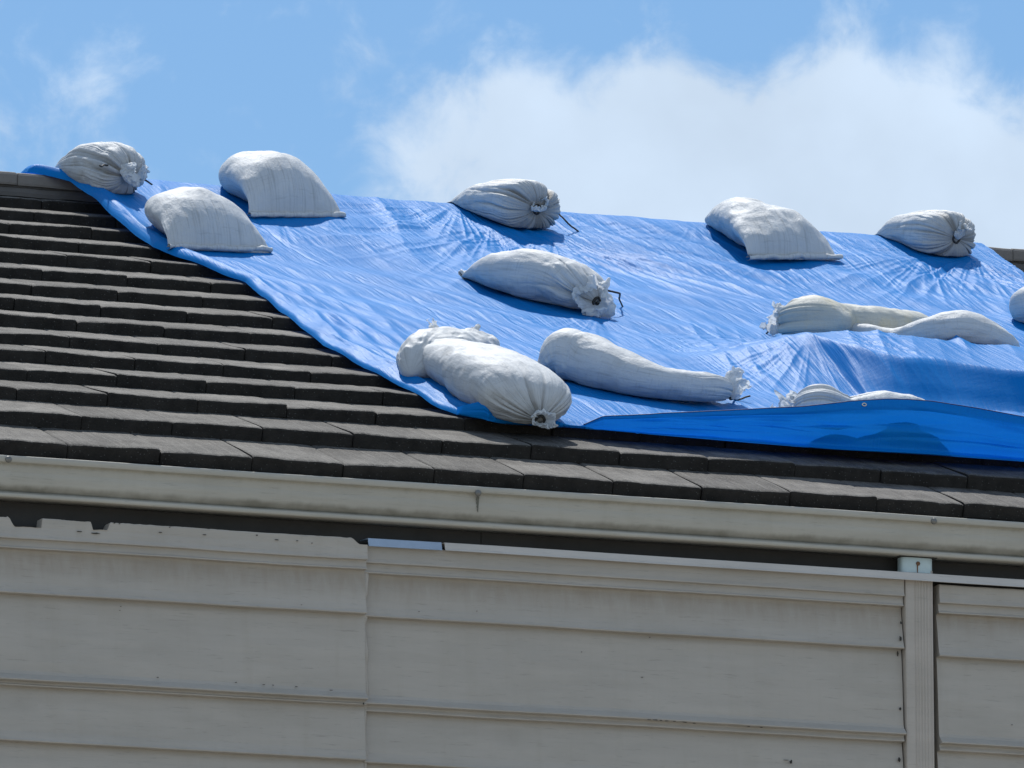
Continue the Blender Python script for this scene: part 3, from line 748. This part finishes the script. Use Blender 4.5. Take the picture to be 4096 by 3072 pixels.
# ------------------------------------------------------------------ sandbags
def surf(X, Y): return zp(Y)+hbase(X, Y)
def hs(X, Y): return surf(X, Y)
def spline(P, n):
    P = np.asarray(P, float); d = np.r_[0, np.cumsum(np.linalg.norm(np.diff(P[:, :3], axis=0), axis=1))]
    t = np.linspace(0, d[-1], n); out = np.zeros((n, P.shape[1]))
    m_ = np.gradient(P, d, axis=0) if len(P) > 2 else np.repeat(((P[1]-P[0])/d[1])[None], 2, 0)
    i = np.clip(np.searchsorted(d, t, 'right')-1, 0, len(P)-2); h = d[i+1]-d[i]; s = ((t-d[i])/h)[:, None]; h = h[:, None]
    out = (2*s**3-3*s**2+1)*P[i]+(s**3-2*s**2+s)*h*m_[i]+(-2*s**3+3*s**2)*P[i+1]+(s**3-s**2)*h*m_[i+1]
    return t, out
def bag(label, ctrl, ends=('seam', 'tie'), seed=0, mat=None, lift=0.0, pleat=1.0, pleatlen=.22, capA=.16, capB=.11, lump=.008, ripple=.0, sag=1.0, dirt_dark=.5,
        dimple=.0, tuft=None, cord=(), seamwave=.004, neck=.016, flare=.0, base=None, twist=0.0, dentfn=None, npl=9, wr=1.0, expo=2.2):
    """ctrl: rows of (X, Y, half width, half height, extra lift) along the axis"""
    P = []
    for X, Y, a, b, ex in ctrl: P.append((X, Y, float(surf(X, Y))+b*.93+ex+lift, a, b))
    N, M = 170, 260
    t, C = spline(P, N); L = t[-1]
    # denser rings near both ends
    tt = .5-.5*np.cos(np.linspace(0, np.pi, N)); tt = (tt*.6+np.linspace(0, 1, N)*.4)*L
    C = np.stack([np.interp(tt, t, C[:, k]) for k in range(5)], -1); t = tt
    T_ = np.gradient(C[:, :3], axis=0); T_ /= np.linalg.norm(T_, axis=1)[:, None]
    S = np.cross(T_, [0, 0, 1.0]); S /= np.linalg.norm(S, axis=1)[:, None]; Nn = np.cross(S, T_)
    a, b = C[:, 3].copy(), C[:, 4].copy(); ex = np.full(N, expo); dtie = np.full(N, 9.0); zoff = np.zeros(N)
    for k, kind in enumerate(ends):
        d = t if k == 0 else L-t
        cap = (capA if k == 0 else capB)
        x = np.clip(d/cap, 0, 1); rnd = np.sqrt(np.clip(1-(1-x)**2, 0, 1))
        if kind == 'seam':
            bn = np.clip(1-(1-x)**2.0, 0, 1)**.5; zoff -= b*.93*(1-bn)*sag
            b = np.maximum(b*bn, .0035); a = a*(1+flare*(1-x)**2); xl = np.clip(d/(cap*1.5), 0, 1); ex = ex-.3*(1-xl)**1.3*(cap > .15)
        elif kind == 'round':
            a = np.maximum(a*rnd**.9, .003); b2 = np.maximum(b*rnd, .003); zoff -= (b-b2)*.35; b = b2
        elif kind == 'tie':
            rr = np.clip(1-(1-x)**2.3, 0, 1)**.55
            a = np.maximum(a*rr, neck); b2 = np.maximum(b*rr, neck*.85); zoff -= (b-b2)*0.0; b = b2; dtie = np.minimum(dtie, d)
    th = np.linspace(0, 2*np.pi, M, endpoint=False)[None, :]
    c_, s_ = np.cos(th), np.sin(th); e_ = (2/ex)[:, None]
    cu = np.sign(c_)*np.abs(c_)**e_; su = np.sign(s_)*np.abs(s_)**e_
    A, B = a[:, None], b[:, None]
    sx, sy = A*cu, B*su
    # displacement of the sack cloth
    D = t[:, None]; per = th/(2*np.pi)
    cx3, cy3 = np.cos(th)*A*1.0, np.sin(th)*B
    pxx, pyy, pzz = cx3*1.0, cy3*1.0, D+0*th
    dsp = fbm(pxx*8, pyy*8, pzz*8+seed*3.1, 3, seed*7+1)*lump*1.6*np.minimum(1, B/.05)
    dsp += ridged(pxx*20+fbm(pxx*9, pyy*9, pzz*9, 2, seed+5)*.8, pyy*20, pzz*20, 2, seed*7+2)*.0013*wr*np.minimum(1, B/.04)
    for k, kind in enumerate(ends):
        d = (t if k == 0 else L-t)[:, None]
        if kind == 'tie':
            g_ = np.exp(-(d/pleatlen)**1.5)
            ph = npl*th/(2*np.pi)*1.0
            wob = fbm(np.cos(th)*1.6, np.sin(th)*1.6, d*5, 2, seed+40)*1.1
            cc, ss = np.cos(th+wob*.16), np.sin(th+wob*.16)
            g_ = g_*(1+.5*vnoise(cc*3.1, ss*3.1, seed+.5, seed+43))
            cr_ = lambda f_, sd_, pw: np.clip(1-np.abs(fbm(cc*f_, ss*f_, d*1.8+seed, 2, sd_))*2.2, 0, 1)**pw
            c1, c2, c3 = cr_(npl*.30, seed+41, 3), cr_(npl*.62, seed+42, 3), cr_(npl*1.25, seed+44, 2)
            amp = np.minimum(.017, .20*np.sqrt(A*B))*pleat
            pl_ = .35-(c1*1.0+c2*.65*np.exp(-d/.16)+c3*.4*np.exp(-d/.06))
            dsp += pl_*amp*g_
            star = np.clip(-pl_-.1, 0, 1)*g_
            if k == 1 or 'star_acc' not in locals(): star_acc = star
            else: star_acc = np.maximum(star_acc, star)
        if kind == 'seam' and ripple > 0:
            g_ = np.exp(-(d/.16)**2)
            dsp += ripple*(ridged(D*55+fbm(pxx*9, pyy*9, D*3, 2, seed+60)*1.6, th*.7, 0, 2, seed+61))*g_
        if kind == 'seam':
            g_ = np.exp(-(d/.07)**2); dsp += g_*ridged(th*6, d*4, 0, 2, seed+62)*.0022*np.minimum(1, B/.02)
    nx_, ny_ = cu*B, su*A; nl = np.sqrt(nx_**2+ny_**2)+1e-9
    sx = sx+dsp*nx_/nl; sy = sy+dsp*ny_/nl
    if dentfn is not None: sx, sy = dentfn(D/L, th, sx, sy)
    V = C[:, None, :3]+S[:, None, :]*sx[..., None]+Nn[:, None, :]*sy[..., None]
    V[..., 2] += zoff[:, None]
    for k, kind in enumerate(ends):
        if kind == 'tie' and dimple > 0:
            d = t if k == 0 else L-t
            V += (T_*(1 if k == 0 else -1))[:, None, :]*(dimple*np.exp(-(np.sqrt(a*b)/.045)**2))[:, None, None]
    # settle on the sheet: squash the underside flat and let the flanks bulge
    gz_ = surf(V[..., 0], V[..., 1])+.004
    pen = np.clip(gz_-V[..., 2], 0, 1)
    soft = .012; dlt = V[..., 2]-gz_
    V[..., 2] = gz_+np.where(dlt > soft, dlt, soft*np.exp(np.clip((dlt-soft)/soft, -8, 0))*1.0)
    org = np.array([C[N//2, 0], C[N//2, 1], float(surf(C[N//2, 0], C[N//2, 1]))])
    root = tag(empty('sandbag', org), label, 'sandbag', 'white sandbags weighing down the blue tarp')
    Vf = V.reshape(-1, 3); Fq = gridfaces(N, M, True).tolist(); Fq.append(tuple(range(M-1, -1, -1))); Fq.append(tuple(range((N-1)*M, N*M)))
    arc = np.linalg.norm(np.diff(V, axis=1, append=V[:, :1]), axis=2); ua = np.broadcast_to(per*float(np.median(arc.sum(1))), (N, M))
    uvb = np.stack([ua, np.broadcast_to(D, (N, M))], -1).reshape(-1, 2)
    o = mesh('sack', Vf, Fq, mat or M_bag, root, origin=org, uv=uvb)
    dr_ = np.zeros((N, M))
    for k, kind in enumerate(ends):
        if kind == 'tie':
            d = (t if k == 0 else L-t)[:, None]; dr_ += np.exp(-d/.025)*.7*dirt_dark
    if 'star_acc' in locals(): dr_ += star_acc*1.2*dirt_dark  # pleat valleys are darkened too
    low = np.exp(-np.clip(V[..., 2]-surf(V[..., 0], V[..., 1]), 0, 1)/.02)*.35*dirt_dark  # darker towards the underside of the sack
    dr_ = np.clip(dr_+low+np.clip(fbm(V[..., 0]*16, V[..., 1]*16, V[..., 2]*16, 3, seed+80)-.25, 0, 1)*.5*dirt_dark, 0, .85)
    at_ = o.data.attributes.new('dirt_dark', 'FLOAT', 'POINT'); at_.data.foreach_set('value', dr_.ravel().astype(np.float32))
    # sewn end: a folded hem standing off the flattened mouth
    for k, kind in enumerate(ends):
        if kind != 'seam': continue
        i0 = 0 if k == 0 else N-1; sg = -1 if k == 0 else 1
        m_ = 90; q = np.linspace(-1, 1, m_); w_ = a[i0]*1.0
        rows = []
        for r_, (fo, up) in enumerate(((-.012, .008), (.0, .016), (.012, .021), (.019, .017), (.018, .007), (.002, -.001), (-.012, -.003))):
            wav = seamwave*2.0*np.array(fbm(q*3.5+seed, r_*.12, 0, 3, seed+70))
            pos = C[i0, :3][None]+S[i0][None]*(q*w_)[:, None]+T_[i0][None]*(sg*fo)
            pos[:, 2] = surf(pos[:, 0], pos[:, 1])+.007+up+np.abs(wav)*1.6*(fo > -.005)
            pos[:, :2] += (T_[i0][:2]*sg)[None]*(wav*.8)[:, None]
            rows.append(pos)
        Rr = np.stack(rows, 0)
        sm_ = mesh('sewn_hem', Rr.reshape(-1, 3), gridfaces(len(rows), m_), mat or M_bag, root, origin=org, uv=np.stack([np.broadcast_to(q*w_, (len(rows), m_)), np.broadcast_to(np.arange(len(rows))[:, None]*.01, (len(rows), m_))], -1).reshape(-1, 2))
    ends_info = {}
    for k, kind in enumerate(ends):
        if kind == 'tie':
            i0 = 0 if k == 0 else N-1; ends_info[k] = (V[i0].mean(0), T_[i0]*(-1 if k == 0 else 1))
    if tuft:
        for tf in (tuft if isinstance(tuft, list) else [tuft]): make_tuft(root, org, ends_info, seed, **tf)
    # cord wound round the neck
    for k, (c0, dirn) in ends_info.items():
        if cord is None: continue
        P = []; th2 = np.linspace(0, 2*np.pi*2.2, 60); up = np.array([0, 0, 1.0]); s0 = np.cross(dirn, up); s0 /= np.linalg.norm(s0); n0 = np.cross(s0, dirn)
        for i, a_ in enumerate(th2):
            rr = neck*1.08+.001*math.sin(i); P.append(c0-dirn*(.003-.006*i/60)+s0*rr*math.cos(a_)+n0*rr*math.sin(a_))
        V2, F2 = tube(P, .0045, 6); mesh('tie_cord', V2, F2, M_cord, root, origin=org)
        for tail in cord:
            Q = [c0+dirn*.004]
            for (px, py, hh) in tail: X, Y = at(px, py, hh); Q.append((X, Y, float(zp(Y))+hh))
            Q = np.array(Q); tq, Qs = spline(Q, 40); Qs += np.stack([fbm(tq*30, 0, 0, 2, seed+1), fbm(tq*30, 5, 0, 2, seed+2), fbm(tq*30, 9, 0, 2, seed+3)], -1)*.004
            V2, F2 = tube(Qs, .0046-.0014*np.linspace(0, 1, 40), 6); mesh('cord_tail', V2, F2, M_cord, root, origin=org)
    return root, ends_info
def make_tuft(root, org, info, seed, k=None, dirv=None, L=.06, R=.045, ruff=.35, nf=5, bend=(0, 0, 0), flat=1.0, pos=None, name='sack_mouth'):
    if pos is not None: c0 = np.array(pos, float); dn = np.array([0, 0, 1.0])
    else: c0, dn = info[k if k is not None else max(info)]
    d = np.array(dirv, float) if dirv is not None else dn; d /= np.linalg.norm(d)
    s0 = np.cross(d, [0.1, .2, 1.0]); s0 /= np.linalg.norm(s0); n0 = np.cross(s0, d)
    NR, NM = 34, 150; x = np.linspace(0, 1, NR)[:, None]; th = np.linspace(0, 2*np.pi, NM, endpoint=False)[None, :]
    rad_ = .011+(R-.011)*np.clip(np.sin(np.pi*(.02+.80*x**.8)), .0, 1)
    fold = ridged(np.cos(th)*nf*.42, np.sin(th)*nf*.42, x*1.3+seed, 2, seed+200)
    rr = rad_*(1+ruff*.7*fold*x**.6)*(1+.7*vnoise(np.cos(th)*.9+seed, np.sin(th)*.9, 0, seed+203)*x)
    ax = L*(x**1.1)*(1+1.1*fbm(np.cos(th)*1.1+2, np.sin(th)*1.1, x*.8, 3, seed+201))+.010*fold*x
    P = c0+d*ax[..., None]+s0*(rr*np.cos(th))[..., None]+n0*(rr*np.sin(th)*flat)[..., None]+np.array(bend)*(x**2)[..., None]
    cr = fbm(P[..., 0]*70, P[..., 1]*70, P[..., 2]*70, 3, seed+202)*.020*x; P = P+np.stack([fbm(P[..., 0]*38, P[..., 1]*38, P[..., 2]*38+k_, 2, seed+210+k_) for k_ in range(3)], -1)*(.016*x)[..., None]
    P += s0*(cr*np.cos(th))[..., None]+n0*(cr*np.sin(th))[..., None]
    gz_ = surf(P[..., 0], P[..., 1])+.003; P[..., 2] = np.maximum(P[..., 2], gz_)
    uvb = np.stack([np.broadcast_to(th*R, rr.shape), np.broadcast_to(x*L, rr.shape)], -1).reshape(-1, 2)
    o = mesh(name, P.reshape(-1, 3), gridfaces(NR, NM, True), M_tuft, root, origin=org, uv=uvb)
    return o

TOW = np.array([-F[0], -F[1]]); TOW /= np.linalg.norm(TOW)    # towards the street
RT = np.array([Rv[0], Rv[1]])
def line(px, py, h, ang, rows):
    """axis starting over pixel (px,py) at height h and leaving under ang degrees from +Y (towards +X); rows (dist, a, b, lift)"""
    X, Y = at(px, py, h); d = np.array([math.sin(rad(ang)), math.cos(rad(ang))])
    return [(X+d[0]*s, Y+d[1]*s, a, b, e) for s, a, b, e in rows]
def pts(rows):
    """rows (px, py, a, b, lift): the centre of the sack over that pixel"""
    o = []
    for px, py, a, b, e in rows: X, Y = at(px, py, b*.93+.012+e); o.append((X, Y, a, b, e))
    return o

# 1 tied, on the ridge at the far left
bag('tied sandbag on the ridge at the tarp corner, white mouth folded over its black cord',
    line(283, 386, .098, -22, [(0, .10, .098, 0), (.10, .105, .098, 0), (.24, .092, .085, -.005), (.37, .065, .05, -.015), (.45, .04, .03, -.02)]), ('tie', 'round'), 1, capA=.07, capB=.22, dimple=.02, pleat=1.2, pleatlen=.24, lump=.012, dirt_dark=.8,
    tuft=dict(k=0, dirv=(.25, -1, .45), L=.035, R=.046, bend=(.03, 0, .01), ruff=.3), cord=[[(250, 362, .13), (215, 358, .16)], [(300, 385, .10), (330, 398, .08)]])
# 2 pillow, front left
bag('plump pillow-shaped sandbag with sewn end in front, just below the ridge by the tarp edge',
    line(474, 553, .0, -12, [(0, .222, .10, 0), (.10, .212, .106, .0), (.22, .19, .102, 0), (.34, .15, .078, -.005), (.43, .09, .045, -.01)]), ('seam', 'round'), 2, expo=1.88, capA=.20, capB=.24, lump=.007, flare=.03, dirt_dark=.3, seamwave=.006)
# 3 pillow on ridge
bag('tall pillow-shaped sandbag straddling the ridge, second sandbag from the left along the skyline',
    line(640, 480, .0, -14, [(0, .212, .112, 0), (.10, .202, .118, .0), (.22, .18, .112, -.005), (.38, .125, .085, -.02), (.50, .07, .04, -.03)]), ('seam', 'round'), 3, expo=1.88, capA=.20, capB=.26, lump=.007, flare=.05, dirt_dark=.3, seamwave=.004)
# 4 tied on ridge, middle
bag('tied sandbag on the middle of the ridge, small knotted tuft and long loose cord',
    line(1166, 458, .10, -20, [(0, .135, .103, 0), (.12, .145, .098, -.01), (.30, .12, .078, -.03), (.54, .07, .03, -.03)]), ('tie', 'round'), 4, capA=.065, capB=.25, dimple=.02, pleat=1.2, pleatlen=.2, lump=.007, dirt_dark=1.0,
    tuft=dict(k=0, dirv=(.0, -.8, .7), L=.03, R=.03, ruff=.5), cord=[[(1166, 420, .12), (1163, 400, .17)], [(1195, 450, .085), (1225, 478, .05), (1251, 502, .0)]])
# 5 centre
bag('tied sandbag lying alone in the middle of the tarp with wide white ruffled mouth',
    pts([(1288, 652, .10, .055, 0), (1235, 618, .15, .092, 0), (1165, 598, .15, .10, 0), (1090, 590, .12, .072, 0), (1022, 594, .06, .02, 0)]), ('tie', 'seam'), 5, capA=.085, capB=.10, pleat=1.0, pleatlen=.15, lump=.008, dirt_dark=.5,
    tuft=dict(k=0, dirv=(.1, -1, .25), L=.05, R=.066, ruff=.8, nf=3, bend=(-.01, 0, -.01)), cord=[[(1300, 625, .10), (1330, 632, .09), (1342, 655, .03), (1350, 672, .0)]])
# 6 slack bag behind the big one
bag('slack crumpled sandbag at the lower tarp edge, half hidden behind the largest sandbag',
    pts([(888, 800, .06, .045, 0), (915, 775, .10, .072, 0), (960, 762, .12, .078, 0), (1010, 752, .11, .05, 0), (1045, 742, .07, .03, 0)]), ('round', 'round'), 6, capA=.07, capB=.08, lump=.022, wr=4, dirt_dark=.25,
    tuft=[dict(pos=(*at(938, 722, .13), float(zp(at(938, 722, .13)[1]))+.12), dirv=(.02, -.1, 1), L=.045, R=.014, ruff=.2, flat=.5), dict(pos=(*at(1000, 738, .09), float(zp(at(1000, 738, .09)[1]))+.075), dirv=(.5, .3, .45), L=.07, R=.06, ruff=.5, flat=.5)], cord=None)
# 7 largest
bag('largest sandbag, bulging to the bottom tarp corner with its gathered knot at the lower end',
    pts([(1166, 908, .07, .05, 0), (1142, 864, .165, .098, 0), (1090, 832, .172, .108, 0), (1020, 796, .155, .095, 0), (928, 764, .12, .06, .01)]), ('tie', 'seam'), 7, capA=.12, capB=.12, pleat=1.25, pleatlen=.095, lump=.008, ripple=.004, dirt_dark=1.1,
    tuft=dict(k=0, dirv=(.15, -1, -.1), L=.028, R=.034, ruff=.5, flat=.8), cord=[])
# 8 long curved
bag('long S-curved sandbag beside the largest one, fat humped end tapering to a white tuft',
    pts([(1163, 790, .08, .04, 0), (1200, 770, .12, .088, 0), (1255, 776, .135, .096, 0), (1325, 800, .12, .085, 0), (1400, 825, .105, .066, 0), (1475, 836, .098, .058, 0), (1535, 840, .085, .054, 0), (1568, 846, .05, .04, 0)]), ('seam', 'tie'), 8, capA=.11, capB=.045, pleat=1.0, pleatlen=.10, lump=.007, ripple=.003, dirt_dark=.6,
    tuft=dict(k=1, dirv=(1, -.1, .45), L=.05, R=.045, ruff=.4, bend=(0, 0, .01)), cord=[[(1575, 855, .04), (1590, 862, .015), (1620, 856, .03)]])
# 9 pillow on ridge, right
bag('saddle-shaped pillow sandbag with sewn end in front, on the ridge right of centre',
    line(1716, 571, .0, -16, [(0, .222, .092, 0), (.12, .205, .096, .0), (.27, .16, .090, .0), (.42, .115, .07, -.01), (.54, .08, .045, -.02)]), ('seam', 'round'), 9, expo=1.88, capA=.20, capB=.24, lump=.014, flare=.06, dirt_dark=.3, seamwave=.006)
# 10 tied ridge right
bag('tied sandbag nearest the right tarp edge on the ridge, folded neck above star pleats',
    line(2072, 519, .10, -20, [(0, .126, .10, 0), (.12, .145, .094, -.01), (.28, .115, .075, -.03), (.50, .06, .03, -.03)]), ('tie', 'round'), 10, capA=.065, capB=.25, dimple=.02, pleat=1.2, pleatlen=.2, lump=.007, dirt_dark=.8,
    tuft=dict(k=0, dirv=(.45, -.45, .8), L=.065, R=.024, ruff=.4, flat=.6), cord=[])
# 11 yellowish
bag('yellow-stained long sandbag, corded neck pointing left, behind the raised fold of tarp',
    pts([(1698, 704, .045, .045, .02), (1735, 698, .105, .09, .012), (1810, 700, .10, .075, .01), (1890, 704, .10, .070, .01), (1960, 706, .09, .056, .01), (2002, 710, .07, .03, .0)]), ('tie', 'seam'), 11, mat=M_bag2, capA=.06, capB=.08, pleat=1.0, pleatlen=.085, lump=.010, dirt_dark=.7,
    tuft=dict(k=0, dirv=(-1, -.35, .35), L=.075, R=.045, ruff=.5), cord=[[(1685, 712, .04), (1660, 715, .03), (1650, 728, .0)]])
# 12 behind the crest
bag('sandbag half hidden behind the tarp crest, slim crumpled neck and smooth round hump',
    pts([(1815, 714, .035, .022, .03), (1850, 718, .055, .04, .03), (1930, 736, .065, .042, .02), (2005, 742, .105, .07, .01), (2070, 750, .125, .085, .0), (2140, 768, .10, .06, 0), (2178, 780, .05, .02, 0)]), ('round', 'round'), 12, capA=.03, capB=.08, lump=.008, wr=2, dirt_dark=.2, cord=None)
# 13 inside the cuff
bag('sandbag lying in the turned-up lower tarp edge, only its white top showing',
    [(x-.02, y-.09, a_, b_*1.06, e_) for x, y, a_, b_, e_ in pts([(1706, 898, .05, .045, .0), (1752, 884, .08, .090, .0), (1820, 898, .07, .076, 0), (1890, 894, .11, .092, 0), (1955, 902, .11, .086, 0), (2040, 935, .06, .045, 0)])], ('tie', 'round'), 13, capA=.05, capB=.10, lump=.010, wr=2, dirt_dark=.15,
    tuft=dict(k=0, dirv=(-.55, 0, .8), L=.085, R=.055, ruff=.4), cord=[])
# 14 at the right border
bag('sandbag cut off by the right border, bright rounded end on the upper tarp',
    pts([(2205, 665, .06, .05, 0), (2245, 662, .13, .085, 0), (2330, 668, .13, .09, 0), (2410, 675, .08, .05, 0)]), ('round', 'round'), 14, capA=.07, capB=.12, lump=.008, dirt_dark=.2, cord=None)
